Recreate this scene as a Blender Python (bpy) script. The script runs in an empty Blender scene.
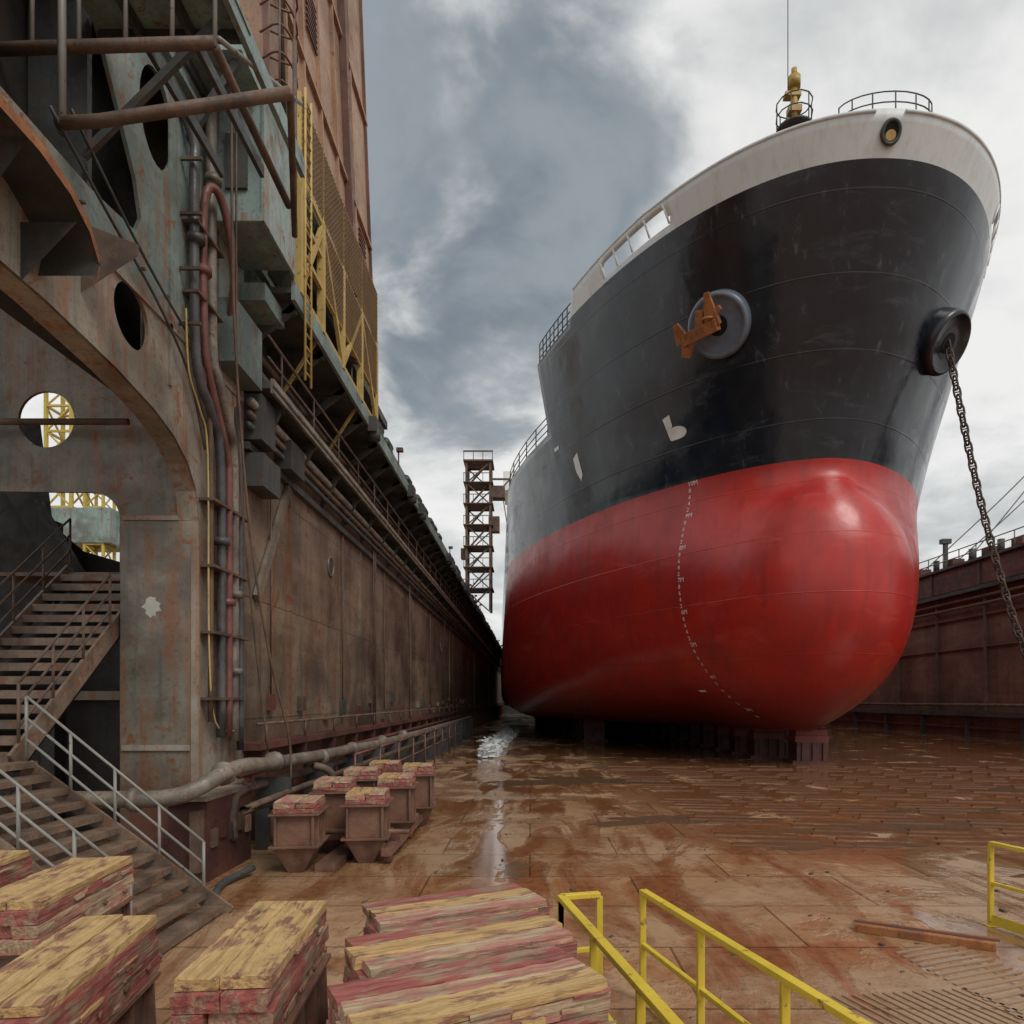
import bpy, math, random
from mathutils import Vector, Matrix
random.seed(7)
R=random.random
def U(a,b): return a+(b-a)*random.random()
scene=bpy.context.scene
scene.view_settings.view_transform='Standard'
scene.view_settings.look='None'
scene.view_settings.exposure=0
COL=scene.collection

# ---------------------------------------------------------------- nodes
class NT:
    def __init__(s,nt): s.nt=nt
    def n(s,t,**kw):
        nd=s.nt.nodes.new(t)
        for k,v in kw.items():
            setattr(nd,k,v)
        return nd
    def l(s,a,b): s.nt.links.new(a,b)
    def val(s,sock,v):
        if isinstance(v,bpy.types.NodeSocket): s.l(v,sock)
        else: sock.default_value=v
    def math(s,op,a,b=0.0,c=None,clamp=False):
        nd=s.n('ShaderNodeMath',operation=op); nd.use_clamp=clamp
        s.val(nd.inputs[0],a); s.val(nd.inputs[1],b)
        if c is not None: s.val(nd.inputs[2],c)
        return nd.outputs[0]
    def mix(s,f,a,b,blend='MIX'):
        nd=s.n('ShaderNodeMix',data_type='RGBA'); nd.blend_type=blend
        s.val(nd.inputs[0],f)
        for i,v in ((6,a),(7,b)):
            if isinstance(v,bpy.types.NodeSocket): s.l(v,nd.inputs[i])
            else: nd.inputs[i].default_value=(v[0],v[1],v[2],1)
        return nd.outputs[2]
    def noise(s,vec,scale,detail=6,rough=.6,dist=0):
        nd=s.n('ShaderNodeTexNoise')
        nd.inputs['Scale'].default_value=scale; nd.inputs['Detail'].default_value=min(detail,6)
        nd.inputs['Roughness'].default_value=rough; nd.inputs['Distortion'].default_value=dist
        s.l(vec,nd.inputs['Vector']); return nd.outputs[0]
    def mapr(s,v,a,b,c=0.,d=1.):
        nd=s.n('ShaderNodeMapRange'); nd.interpolation_type='SMOOTHSTEP'
        s.val(nd.inputs[0],v)
        for i,x in enumerate((a,b,c,d)): s.val(nd.inputs[i+1],x)
        return nd.outputs[0]
    def scale(s,vec,sc,loc=(0,0,0),rot=(0,0,0)):
        nd=s.n('ShaderNodeMapping'); nd.inputs['Scale'].default_value=sc
        nd.inputs['Location'].default_value=loc; nd.inputs['Rotation'].default_value=rot
        s.l(vec,nd.inputs['Vector']); return nd.outputs[0]
    def bump(s,h,strength,dist=.02,prev=None):
        nd=s.n('ShaderNodeBump'); nd.inputs['Strength'].default_value=strength
        nd.inputs['Distance'].default_value=dist; s.l(h,nd.inputs['Height'])
        if prev is not None: s.l(prev,nd.inputs['Normal'])
        return nd.outputs[0]
def newmat(name):
    m=bpy.data.materials.new(name); m.use_nodes=True
    t=NT(m.node_tree); b=m.node_tree.nodes['Principled BSDF']
    co=t.n('ShaderNodeTexCoord').outputs['Object']
    return m,t,b,co

def steel(name,base,base2=None,rust=(.16,.06,.025),amt=.5,sc=1.,rough=.6,metal=0.,streak=.5,dark=.4,plates=None,bump=.3,low=None,high=None,tide=None):
    """painted, weathered steel"""
    m,t,b,co=newmat(name)
    base2=base2 or tuple(x*.6 for x in base)
    n1=t.noise(co,.7*sc,6,.62,.4)
    sp=t.n('ShaderNodeSeparateXYZ'); t.l(co,sp.inputs[0])
    c=t.mix(t.mapr(n1,.35,.65),base,base2)
    if high:
        zh=t.math('ADD',sp.outputs[2],t.math('MULTIPLY',t.math('SUBTRACT',n1,.5),5.0))
        c=t.mix(t.mapr(zh,high[0],high[0]+.8),c,t.mix(t.mapr(n1,.4,.6),high[1],high[2]))
    if tide:
        nt_=t.noise(t.scale(co,(.12,.12,1.1)),1.2,6,.7)
        c=t.mix(t.mapr(nt_,.48,.66,0,.6),c,tide)
    v=t.scale(co,(2.2*sc,2.2*sc,.16*sc))
    n2=t.noise(v,1.6,6,.7)
    c=t.mix(t.mapr(n2,.62-.2*streak,.78-.12*streak,0,.75*min(1,streak+.3)),c,rust)
    n3=t.noise(co,2.3*sc,6,.72,.6)
    c=t.mix(t.mapr(n3,.66-.24*amt,.74-.18*amt),c,rust)
    n4=t.noise(co,11*sc,5,.7)
    c=t.mix(t.mapr(n4,.5,.75,0,.6),c,tuple(x*.35 for x in rust))
    c=t.mix(t.mapr(n2,.30,.48,dark*.8,0),c,tuple(x*.25 for x in base2))
    n5=t.noise(co,.35*sc,4,.6)
    c=t.mix(t.mapr(n5,.45,.7,0,dark),c,(.02,.016,.013))
    nb=None
    if low:
        z=t.math('ADD',sp.outputs[2],t.math('MULTIPLY',n3,2.0))
        c=t.mix(t.mapr(z,low[0],low[0]+1.4,.75,0),c,low[1])
    if plates:
        cb=t.n('ShaderNodeCombineXYZ')
        t.l(sp.outputs[1 if plates[0]=='yz' else 0],cb.inputs[0]); t.l(sp.outputs[2],cb.inputs[1])
        br=t.n('ShaderNodeTexBrick'); t.l(cb.outputs[0],br.inputs['Vector'])
        br.inputs['Scale'].default_value=1; br.inputs['Brick Width'].default_value=plates[1]
        br.inputs['Row Height'].default_value=plates[2]; br.inputs['Mortar Size'].default_value=.018
        br.inputs['Mortar Smooth'].default_value=.3
        br.inputs['Color1'].default_value=(.78,.78,.78,1); br.inputs['Color2'].default_value=(1.12,1.1,1.07,1)
        br.inputs['Mortar'].default_value=(.5,.42,.36,1)
        c=t.mix(.8,c,br.outputs['Color'],'MULTIPLY')
        nb=t.bump(br.outputs['Fac'],.5,.03)
        nb=t.bump(n1,.25,.08,nb)
    t.l(c,b.inputs['Base Color'])
    t.l(t.mapr(n3,.3,.7,max(.05,rough-.18),min(1,rough+.2)),b.inputs['Roughness'])
    b.inputs['Metallic'].default_value=metal
    t.l(t.bump(n4,bump,.02,nb),b.inputs['Normal'])
    return m

def paint(name,col,rough=.4,wear=.3,wearcol=(.12,.05,.02)):
    m,t,b,co=newmat(name)
    n=t.noise(co,7,6,.7,.3)
    c=t.mix(t.mapr(n,.70-.15*wear,.76-.12*wear),col,wearcol)
    n2=t.noise(co,1.7,5,.6)
    c=t.mix(t.mapr(n2,.4,.75,0,.45),c,tuple(x*.5 for x in col))
    t.l(c,b.inputs['Base Color']); b.inputs['Roughness'].default_value=rough
    t.l(t.bump(n,.15,.01),b.inputs['Normal'])
    return m

def wood(name,base,dark,under,wear=.5,axis=1):
    m,t,b,co=newmat(name)
    s=[16,16,16]; s[axis]=.8
    g=t.noise(t.scale(co,tuple(s)),1.5,6,.65,.5)
    c=t.mix(t.mapr(g,.32,.6),dark,base)
    n=t.noise(t.scale(co,(5,1.3,5) if axis==1 else (1.3,5,5)),2.0,6,.72,.3)
    c=t.mix(t.mapr(n,.60-.22*wear,.66-.16*wear),c,t.mix(t.mapr(g,.4,.6),tuple(x*.6 for x in under),under))
    n3=t.noise(co,2.2,6,.7)
    c=t.mix(t.mapr(n3,.55,.75,0,.65),c,(.05,.03,.02))
    t.l(c,b.inputs['Base Color']); b.inputs['Roughness'].default_value=.7
    nb=t.bump(g,.9,.03);t.l(t.bump(n,.4,.02,nb),b.inputs['Normal'])
    return m

# ---------------------------------------------------------------- mesh builder
class MB:
    def __init__(s): s.v=[];s.f=[];s.m=[];s.sm=[]
    def add(s,vs,fs,mi=0,smooth=False):
        o=len(s.v); s.v+= [tuple(v) for v in vs]
        for f in fs: s.f.append(tuple(i+o for i in f)); s.m.append(mi); s.sm.append(smooth)
    def box(s,c,d,rz=0,mi=0,M=None):
        x,y,z=d[0]/2,d[1]/2,d[2]/2
        vs=[Vector((a*x,b_*y,e*z)) for e in(-1,1) for b_ in(-1,1) for a in(-1,1)]
        Rm=Matrix.Rotation(rz,3,'Z') if M is None else M
        vs=[Rm@v+Vector(c) for v in vs]
        s.add(vs,[(0,2,3,1),(4,5,7,6),(0,1,5,4),(2,6,7,3),(0,4,6,2),(1,3,7,5)],mi)
    def mm(s,lo,hi,mi=0):
        s.box([(a+b)/2 for a,b in zip(lo,hi)],[abs(b-a) for a,b in zip(lo,hi)],mi=mi)
    def beam(s,p,q,w,h,mi=0,w2=None,h2=None,up=(0,0,1)):
        p=Vector(p);q=Vector(q);d=(q-p).normalized();up=Vector(up)
        if abs(d.dot(up))>.98: up=Vector((0,1,0))
        sd=d.cross(up).normalized(); u=sd.cross(d).normalized()
        w2=w if w2 is None else w2; h2=h if h2 is None else h2
        vs=[]
        for P,a,b in((p,w/2,h/2),(q,w2/2,h2/2)):
            vs+=[P-sd*a-u*b,P+sd*a-u*b,P+sd*a+u*b,P-sd*a+u*b]
        s.add(vs,[(3,2,1,0),(4,5,6,7),(0,1,5,4),(1,2,6,5),(2,3,7,6),(3,0,4,7)],mi)
    def path(s,pts,r,n=8,mi=0,curve=0,closed=False):
        P=[Vector(p) for p in pts]
        if curve and len(P)>2:
            Q=[]
            for i in range(len(P)-1):
                a=P[max(i-1,0)];b=P[i];c=P[i+1];d=P[min(i+2,len(P)-1)]
                for k in range(curve):
                    t=k/curve
                    Q.append(.5*((2*b)+(c-a)*t+(2*a-5*b+4*c-d)*t*t+(3*b-a-3*c+d)*t**3))
            Q.append(P[-1]);P=Q
        up=None;vs=[];N=len(P)
        for i in range(N):
            if closed: d=(P[(i+1)%N]-P[i-1]).normalized()
            else: d=(P[min(i+1,N-1)]-P[max(i-1,0)]).normalized()
            if up is None:
                up=Vector((0,0,1)) if abs(d.z)<.9 else Vector((1,0,0))
            up=(up-d*up.dot(d)).normalized(); sd=d.cross(up)
            for k in range(n):
                a=2*math.pi*k/n
                vs.append(P[i]+up*math.cos(a)*r+sd*math.sin(a)*r)
        fs=[]
        for i in range(N if closed else N-1):
            j=(i+1)%N
            for k in range(n):
                fs.append((i*n+k,i*n+(k+1)%n,j*n+(k+1)%n,j*n+k))
        if not closed:
            fs.append(tuple(range(n-1,-1,-1)));fs.append(tuple((N-1)*n+k for k in range(n)))
        s.add(vs,fs,mi,True)
    def tube(s,p,q,r,n=8,mi=0): s.path([p,q],r,n,mi)
    def board(s,lo,hi,mi=0,seg=10,j=.008,ax=1):
        """timber with slightly irregular faces"""
        lo=list(lo);hi=list(hi);vs=[];o=[k for k in(0,1,2) if k!=ax]
        for i in range(seg+1):
            t=i/seg
            for (a,b) in ((0,0),(1,0),(1,1),(0,1)):
                v=[0,0,0]
                v[ax]=lo[ax]+(hi[ax]-lo[ax])*t+(U(-j,j)*2 if i in(0,seg) else 0)
                v[o[0]]=(hi if a else lo)[o[0]]+U(-j,j)
                v[o[1]]=(hi if b else lo)[o[1]]+U(-j,j)*(1 if b else .3)
                vs.append(v)
        fs=[]
        for i in range(seg):
            for k in range(4):
                fs.append((i*4+k,i*4+(k+1)%4,(i+1)*4+(k+1)%4,(i+1)*4+k))
        fs.append((3,2,1,0));fs.append(tuple(seg*4+k for k in range(4)))
        s.add(vs,fs,mi)
    def obj(s,name,mats,parent=None,bevel=0,loc=(0,0,0),rz=0,fix=True):
        me=bpy.data.meshes.new(name); me.from_pydata(s.v,[],s.f)
        for m in mats: me.materials.append(m)
        for p,mi,sm in zip(me.polygons,s.m,s.sm): p.material_index=mi;p.use_smooth=sm
        me.update()
        if fix:
            import bmesh
            bm=bmesh.new();bm.from_mesh(me);bmesh.ops.recalc_face_normals(bm,faces=bm.faces);bm.to_mesh(me);bm.free()
        ob=bpy.data.objects.new(name,me);COL.objects.link(ob)
        ob.location=loc;ob.rotation_euler=(0,0,rz)
        if parent: ob.parent=parent
        if bevel:
            b=ob.modifiers.new('bevel','BEVEL');b.width=bevel;b.segments=2;b.limit_method='ANGLE'
        return ob
def root(name,loc=(0,0,0)):
    e=bpy.data.objects.new(name,None);COL.objects.link(e);e.location=loc;e.empty_display_size=.3;return e

def plate(name,outer,holes,thick,plane,off,mat,parent):
    """flat plate with cut-outs. plane 'x': pts are (Y,Z) at X=off ; 'y': pts are (X,Z) at Y=off"""
    cu=bpy.data.curves.new(name,'CURVE');cu.dimensions='2D';cu.fill_mode='BOTH';cu.extrude=thick/2
    for pts in [outer]+holes:
        sp=cu.splines.new('POLY');sp.points.add(len(pts)-1)
        for p,q in zip(sp.points,pts): p.co=(q[0],q[1],0,1)
        sp.use_cyclic_u=True
    tmp=bpy.data.objects.new('tmp',cu);COL.objects.link(tmp)
    bpy.context.view_layer.update()
    dg=bpy.context.evaluated_depsgraph_get()
    me=bpy.data.meshes.new_from_object(tmp.evaluated_get(dg))
    bpy.data.objects.remove(tmp)
    for v in me.vertices:
        a,b,c=v.co
        v.co=(off+c,a,b) if plane=='x' else (a,off-c,b)
    me.materials.clear();me.materials.append(mat)
    for p in me.polygons:p.material_index=0
    ob=bpy.data.objects.new(name,me);COL.objects.link(ob);ob.parent=parent
    return ob
def circ(cx,cy,r,n=32,ry=None): 
    ry=ry or r
    return [(cx+r*math.cos(2*math.pi*i/n),cy+ry*math.sin(2*math.pi*i/n)) for i in range(n)]

# ---------------------------------------------------------------- materials
TEAL1,TEAL2=(.26,.36,.34),(.17,.225,.21)
M_wall=steel('wall_steel',(.235,.185,.14),(.135,.11,.085),rust=(.19,.075,.03),amt=.42,sc=.7,rough=.40,streak=.62,dark=.5,plates=('yz',5.2,2.6),low=(2.4,(.11,.033,.018)),tide=(.29,.215,.145))
M_wallR=steel('wall_steel_right',(.20,.125,.09),(.12,.075,.058),rust=(.17,.06,.035),amt=.35,sc=.5,rough=.6,streak=.6,dark=.35,plates=('yz',6,3.5),tide=(.25,.17,.12))
M_oxide=steel('oxide_steel',(.15,.05,.036),(.085,.034,.028),rust=(.13,.05,.025),amt=.4,sc=.8,streak=.4)
M_teal=steel('teal_steel',TEAL1,TEAL2,rust=(.20,.085,.035),amt=.35,sc=1.3,rough=.5,streak=.6,dark=.35)
M_web=steel('web_steel',(.35,.32,.265),(.24,.20,.155),rust=(.29,.115,.045),amt=.42,sc=1.0,rough=.5,streak=.8,dark=.45,bump=.35,high=(9.3,(.29,.38,.355),(.20,.27,.25)))
M_beige=steel('primer_steel',(.22,.20,.16),(.125,.11,.088),rust=(.21,.085,.035),amt=.45,sc=1.2,rough=.42,streak=.8,dark=.5,low=(1.8,(.11,.03,.018)),tide=(.165,.185,.155))
M_dark=steel('dark_steel',(.075,.082,.08),(.045,.048,.046),rust=(.11,.05,.028),amt=.4,sc=1.5,streak=.4)
M_vdark=steel('painted_shade_steel',(.035,.032,.03),(.022,.02,.018),rust=(.05,.028,.02),amt=.4,sc=1.)  # near-black steel: interior shade put into the colour
M_brown=steel('brown_cladding',(.44,.27,.17),(.34,.20,.125),rust=(.20,.10,.06),amt=.2,sc=.8,streak=.5,dark=.35,rough=.6)
M_brown2=steel('brown_frame',(.20,.095,.065),(.13,.06,.045),rust=(.14,.06,.04),amt=.3,sc=1)
M_rust=steel('rusty_tube',(.15,.10,.07),(.09,.06,.045),rust=(.21,.095,.045),amt=.5,sc=3,streak=.3,rough=.65)
M_pipe=steel('pipe_grey',(.27,.235,.19),(.16,.135,.11),rust=(.19,.08,.04),amt=.5,sc=3,streak=.4,rough=.4)
M_piped=steel('pipe_dark',(.10,.10,.105),(.05,.05,.055),rust=(.14,.06,.035),amt=.35,sc=3,streak=.2,rough=.35)
M_pipeo=steel('pipe_oxide',(.24,.085,.065),(.16,.06,.048),rust=(.14,.06,.035),amt=.3,sc=3,streak=.2,rough=.45)
M_stair=steel('stair_steel',(.24,.175,.125),(.13,.09,.065),rust=(.21,.09,.045),amt=.6,sc=2.5,streak=.3,rough=.48)
M_yel=paint('yellow_paint',(.68,.50,.05),.45,.8,(.2,.1,.04))
M_yeld=paint('yellow_old',(.52,.37,.12),.6,.8)
M_grey=paint('galvanised',(.25,.24,.215),.45,.8)
M_white=paint('white_mark',(.8,.8,.78),.5,.05)
M_hole=paint('hole_shade_black',(.006,.006,.006),.9,0)  # flat black discs: the darkness inside openings painted on
M_anchor=steel('anchor_rust',(.40,.16,.05),(.28,.10,.032),rust=(.14,.055,.025),amt=.4,sc=2.5,streak=.2,rough=.7)
M_chain=steel('chain_rust',(.10,.075,.06),(.05,.04,.032),rust=(.15,.075,.04),amt=.5,sc=3,streak=.1)
M_wy=wood('timber_ochre',(.56,.37,.16),(.36,.215,.085),(.33,.16,.10),.42)
M_wr=wood('timber_red',(.37,.105,.085),(.20,.05,.045),(.36,.235,.15),.55)
M_wp=wood('timber_worn',(.47,.22,.165),(.31,.125,.095),(.54,.40,.25),.72)
M_block=steel('block_steel',(.22,.12,.08),(.13,.065,.045),rust=(.25,.085,.04),amt=.5,sc=3,streak=.4,rough=.48)
M_bgrey=steel('block_panel',(.22,.16,.12),(.14,.095,.07),rust=(.22,.085,.045),amt=.6,sc=3,streak=.7,rough=.48)
M_kblk=steel('keel_block_steel',(.11,.035,.026),(.06,.022,.018),rust=(.07,.025,.018),amt=.3,sc=2)

def hull_mat():
    m,t,b,co=newmat('hull_paint')
    sp=t.n('ShaderNodeSeparateXYZ');t.l(co,sp.inputs[0])
    X,Y,Z=sp.outputs
    n=t.noise(co,.5,6,.6,.3)
    n2=t.noise(t.scale(co,(1.6,1.6,.10)),1.3,6,.7)
    n3=t.noise(t.scale(co,(.25,.25,.8)),1.1,6,.75,.6)
    fine=t.noise(co,5,5,.7)
    black=t.mix(t.mapr(n2,.45,.75,0,.6),(.004,.006,.013),(.018,.025,.040))
    black=t.mix(t.mapr(n3,.54,.70,0,.6),black,(.045,.056,.075))  # scuffed grey patches, with blue sky glints painted in
    black=t.mix(t.mapr(n2,.60,.70,0,.30),black,(.17,.18,.185))
    red=t.mix(t.mapr(n,.35,.7),(.47,.022,.014),(.34,.016,.012))
    red=t.mix(t.mapr(n2,.48,.68,0,.55),red,(.24,.017,.014))
    red=t.mix(t.mapr(n3,.53,.72,0,.5),red,(.50,.075,.055))
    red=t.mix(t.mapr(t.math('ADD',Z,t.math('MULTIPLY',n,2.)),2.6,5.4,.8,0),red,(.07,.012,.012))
    whi=t.mix(t.mapr(n2,.45,.72,0,.6),(.63,.67,.68),(.44,.45,.44))
    whi=t.mix(t.mapr(fine,.62,.75,0,.4),whi,(.3,.25,.2))
    fw=t.math('GREATER_THAN',Z,22.85)
    fb=t.math('GREATER_THAN',t.math('ADD',Z,t.math('MULTIPLY',t.math('SUBTRACT',fine,.5),.05)),13.2)
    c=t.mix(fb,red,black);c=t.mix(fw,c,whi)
    t.l(c,b.inputs['Base Color'])
    r=t.mapr(n,.3,.7,.13,.27)
    rr=t.math('ADD',r,t.math('MULTIPLY',t.math('SUBTRACT',1.,fb),.13))
    rr=t.math('ADD',rr,t.math('MULTIPLY',t.mapr(n3,.5,.75),.18))
    rr=t.math('ADD',rr,t.math('MULTIPLY',fw,.25))
    t.l(rr,b.inputs['Roughness'])
    b.inputs['Specular IOR Level'].default_value=.6
    cb=t.n('ShaderNodeCombineXYZ');t.l(t.math('ADD',Y,300.),cb.inputs[0]);t.l(Z,cb.inputs[1])
    br=t.n('ShaderNodeTexBrick');t.l(cb.outputs[0],br.inputs['Vector'])
    br.inputs['Scale'].default_value=1;br.inputs['Brick Width'].default_value=3000
    br.inputs['Row Height'].default_value=2.45;br.inputs['Mortar Size'].default_value=.03;br.inputs['Mortar Smooth'].default_value=.8
    w=t.noise(t.scale(co,(.35,.35,.35)),1,2,.5)
    w2=t.noise(t.scale(co,(1.1,1.1,.5)),1,3,.5)
    nb=t.bump(w,.3,.2)
    nb=t.bump(w2,.2,.08,nb)
    nb=t.bump(br.outputs['Fac'],.35,.03,nb)
    nb=t.bump(fine,.06,.02,nb)
    t.l(nb,b.inputs['Normal'])
    return m
M_hull=hull_mat()

def floor_mat():
    m,t,b,co=newmat('dock_floor')
    n1=t.noise(co,.11,6,.62,.8)
    n2=t.noise(co,.55,6,.68,.5)
    n3=t.noise(co,5.5,6,.75)
    n4=t.noise(co,38,3,.6)
    drag=t.noise(t.scale(co,(1.1,.3,1),rot=(0,0,.25)),.9,6,.62,.8)
    c=t.mix(t.mapr(n2,.35,.65),(.45,.295,.175),(.32,.185,.10))
    c=t.mix(t.mapr(n1,.45,.6,0,.65),c,(.37,.175,.065))
    c=t.mix(t.mapr(n3,.5,.7,0,.6),c,(.19,.10,.055))
    c=t.mix(t.mapr(n4,.5,.7,0,.4),c,(.14,.08,.048))
    wet=t.math('ADD',t.math('MULTIPLY',n1,.5),t.math('MULTIPLY',drag,.5))
    wf=t.mapr(wet,.475,.56)
    sp=t.n('ShaderNodeSeparateXYZ');t.l(co,sp.inputs[0])
    yy=t.math('ADD',sp.outputs[1],t.math('MULTIPLY',n2,6.))
    band=t.math('MULTIPLY',t.mapr(yy,14,19),t.mapr(sp.outputs[0],2,5))
    wf=t.math('MAXIMUM',wf,t.math('MULTIPLY',band,t.mapr(n2,.34,.5)))
    wetc=t.mix(t.mapr(n3,.4,.65),(.24,.092,.036),(.13,.052,.024))
    c=t.mix(t.math('MULTIPLY',wf,.85),c,wetc)
    br=t.n('ShaderNodeTexBrick');t.l(co,br.inputs['Vector'])
    br.inputs['Scale'].default_value=1;br.inputs['Brick Width'].default_value=3.4
    br.inputs['Row Height'].default_value=1.7;br.inputs['Mortar Size'].default_value=.02;br.inputs['Mortar Smooth'].default_value=.3
    br.inputs['Color1'].default_value=(.86,.86,.86,1);br.inputs['Color2'].default_value=(1.08,1.06,1.04,1);br.inputs['Mortar'].default_value=(.35,.3,.26,1)
    c=t.mix(.85,c,br.outputs['Color'],'MULTIPLY')
    t.l(c,b.inputs['Base Color'])
    film=t.mapr(t.math('ADD',t.math('MULTIPLY',wf,.45),t.math('MULTIPLY',n2,.75)),.26,.56)
    t.l(t.mapr(film,0,1,.34,.03),b.inputs['Roughness'])
    b.inputs['Specular IOR Level'].default_value=.65
    inv=t.mapr(film,0,1,1,.10)
    nb=t.bump(t.math('MULTIPLY',n3,inv),.45,.03);nb=t.bump(t.math('MULTIPLY',n2,inv),.3,.06,nb)
    nb=t.bump(t.math('SUBTRACT',1.,br.outputs['Fac']),.35,.02,nb)
    t.l(nb,b.inputs['Normal'])
    return m
M_floor=floor_mat()
def simple(name,col,rough,metal=0):
    m,t,b,co=newmat(name)
    n=t.noise(co,3,5,.7)
    t.l(t.mix(n,tuple(x*.7 for x in col),tuple(min(1,x*1.25) for x in col)),b.inputs['Base Color'])
    b.inputs['Roughness'].default_value=rough;b.inputs['Metallic'].default_value=metal
    t.l(t.bump(n,.2,.02),b.inputs['Normal'])
    return m
M_bar=simple('wet_bar',(.17,.08,.042),.12)
M_foam=simple('foam',(.75,.79,.81),.35)
M_water=simple('water_film',(.16,.10,.06),.02)

# ---------------------------------------------------------------- ground
g=MB();S=3000
g.add([(-S,-S,0),(S,-S,0),(S,S,0),(-S,S,0)],[(0,1,2,3)])
g.obj('ground',[M_floor])

# ---------------------------------------------------------------- SHIP
def interp(tab,x):
    if x<=tab[0][0]:return tab[0][1]
    for (a,b),(c,d) in zip(tab,tab[1:]):
        if x<=c:
            t=(x-a)/(c-a);return b+(d-b)*t
    return tab[-1][1]
def smooth_tab(tab,x,w=.9):
    return sum(interp(tab,x+k*w/3) for k in(-3,-2,-1,0,1,2,3))/7
STEM=[(1.6,34),(3,32.2),(5,31.2),(8,30.5),(11,30.0),(13.2,29.5),(16,28.7),(20,27.0),(22.3,25.9),(24.3,24.95),(26,24.1)]
QT=[(1.6,.66),(8,.64),(13.2,.58),(18,.51),(22,.475),(25,.465)]
ZK=1.6
def cx(Y): return 12.88-.045*(Y-26)
def stem(z): return smooth_tab(STEM,z)
def nose(z): return 27.9+3.6*abs((z-8.2)/6)**2.4
def bw(z):
    k=abs((z-7.2)/6.0)
    return 0 if k>=1 else 5.15*(1-k**2.6)**.5
def hb(Y,z):
    s=Y-stem(z);a=0
    if s>0:
        u=min(s/24.5,1);a=13.35*(1-(1-u)**1.5)**interp(QT,z)
        Rb=interp([(30,7),(45,4),(60,2.4)],Y);zz=(z-ZK)/Rb
        if zz<1: a-=Rb*(1-math.sqrt(max(0,1-(1-zz)**2)))
        a=max(a,0)
    b=0;w=bw(z);s2=Y-nose(z)
    if w>0 and s2>0:
        u=min(s2/6.5,1);b=w*math.sqrt(1-(1-u)**2)
    return (a**3+b**3)**(1/3)
def Y0(z):
    return min(stem(z),nose(z)) if bw(z)>0 else stem(z)
def surf(sd,Y,z): return Vector((cx(Y)+sd*hb(Y,z),Y,z))
def nrm(sd,Y,z):
    e=.05;a=surf(sd,Y+e,z)-surf(sd,Y-e,z);b=surf(sd,Y,z+e)-surf(sd,Y,z-e)
    n=a.cross(b).normalized()
    return n if n.x*sd>0 else -n
YB=41.;YE=128.;ZM=18.6
def ztop(Y): return interp([(25,24.15),(30,24.15),(35.8,23.95),(36.6,22.65),(41,22.6)],Y)
zl=[ZK+(ZM-ZK)*(1-math.cos(math.pi/2*i/52)) for i in range(20)]
z19=zl[19]
zl+=[z19+(ZM-z19)*(i+1)/36 for i in range(36)]
nz1=len(zl);kup=[(i+1)/16 for i in range(16)]
N1=90;N2=24
def rowY(z,i):
    y0=Y0(z)
    if i<=N1: return y0+(YB-y0)*(i/N1)**2.2
    return YB+(YE-YB)*((i-N1)/N2)
verts=[];faces=[];idx={}
for sd in(-1,1):
    for r in range(nz1+16):
        for i in range(N1+N2+1):
            if r>=nz1:
                if i>N1: continue
                k=kup[r-nz1];z=ZM+(24.15-ZM)*k
                for _ in range(6):
                    Y=rowY(z,i);z=ZM+(ztop(Y)-ZM)*k
            else:
                z=zl[r];Y=rowY(z,i)
            p=surf(sd,Y,z) if i else Vector((cx(Y),Y,z))
            idx[(sd,r,i)]=len(verts);verts.append(p)
    for r in range(nz1+15):
        for i in range(N1+N2):
            q=[(sd,r,i),(sd,r,i+1),(sd,r+1,i+1),(sd,r+1,i)]
            if all(k in idx for k in q):
                f=[idx[k] for k in q]
                c=sum((verts[a] for a in f),Vector())/4
                if 29.5<c.y<33.3 and ZM+(ztop(c.y)-ZM)*.835<c.z<ZM+(ztop(c.y)-ZM)*.955: continue
                faces.append(f if sd<0 else f[::-1])
for i in range(N1+N2):
    faces.append([idx[(-1,0,i)],idx[(1,0,i)],idx[(1,0,i+1)],idx[(-1,0,i+1)]])
import bmesh
me=bpy.data.meshes.new('hull');me.from_pydata([tuple(v) for v in verts],[],faces)
bm=bmesh.new();bm.from_mesh(me);bmesh.ops.remove_doubles(bm,verts=bm.verts,dist=.002)
bmesh.ops.dissolve_degenerate(bm,edges=bm.edges,dist=.0005)
bmesh.ops.recalc_face_normals(bm,faces=bm.faces)
bm.faces.ensure_lookup_table()
fz=[f for f in bm.faces if f.calc_center_median().y>100 and f.calc_center_median().x<0]
if fz and fz[0].normal.x>0: bmesh.ops.reverse_faces(bm,faces=bm.faces)
bm.to_mesh(me);bm.free()
for p in me.polygons:p.use_smooth=True
me.materials.append(M_hull)
ship=root('cargo_ship')
hull=bpy.data.objects.new('hull',me);COL.objects.link(hull);hull.parent=ship
so=hull.modifiers.new('s','SOLIDIFY');so.thickness=.12;so.offset=-1
d=MB()
Ys=[26.3+ (41-26.3)*(i/30)**1.6 for i in range(31)]
L=[surf(-1,y,22.0)+Vector((.2,0,0)) for y in Ys];Rr=[surf(1,y,22.0)-Vector((.2,0,0)) for y in Ys]
d.add(L+Rr,[(i,i+1,31+i+1,31+i) for i in range(30)])
Ys=[41+87*i/20 for i in range(21)]
L=[surf(-1,y,18.5)+Vector((.15,0,0)) for y in Ys];Rr=[surf(1,y,18.5)-Vector((.15,0,0)) for y in Ys]
d.add(L+Rr,[(i,i+1,21+i+1,21+i) for i in range(20)])
d.add([(cx(41)-hb(41,18.5)+.1,41,18.4),(cx(41)+hb(41,18.5)-.1,41,18.4),(cx(41)+hb(41,22)-.1,41,22.6),(cx(41)-hb(41,22)+.1,41,22.6)],[(0,1,2,3)])
d.mm((cx(128)-13,127.9,2),(cx(128)+13,128.1,18.6))
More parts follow.
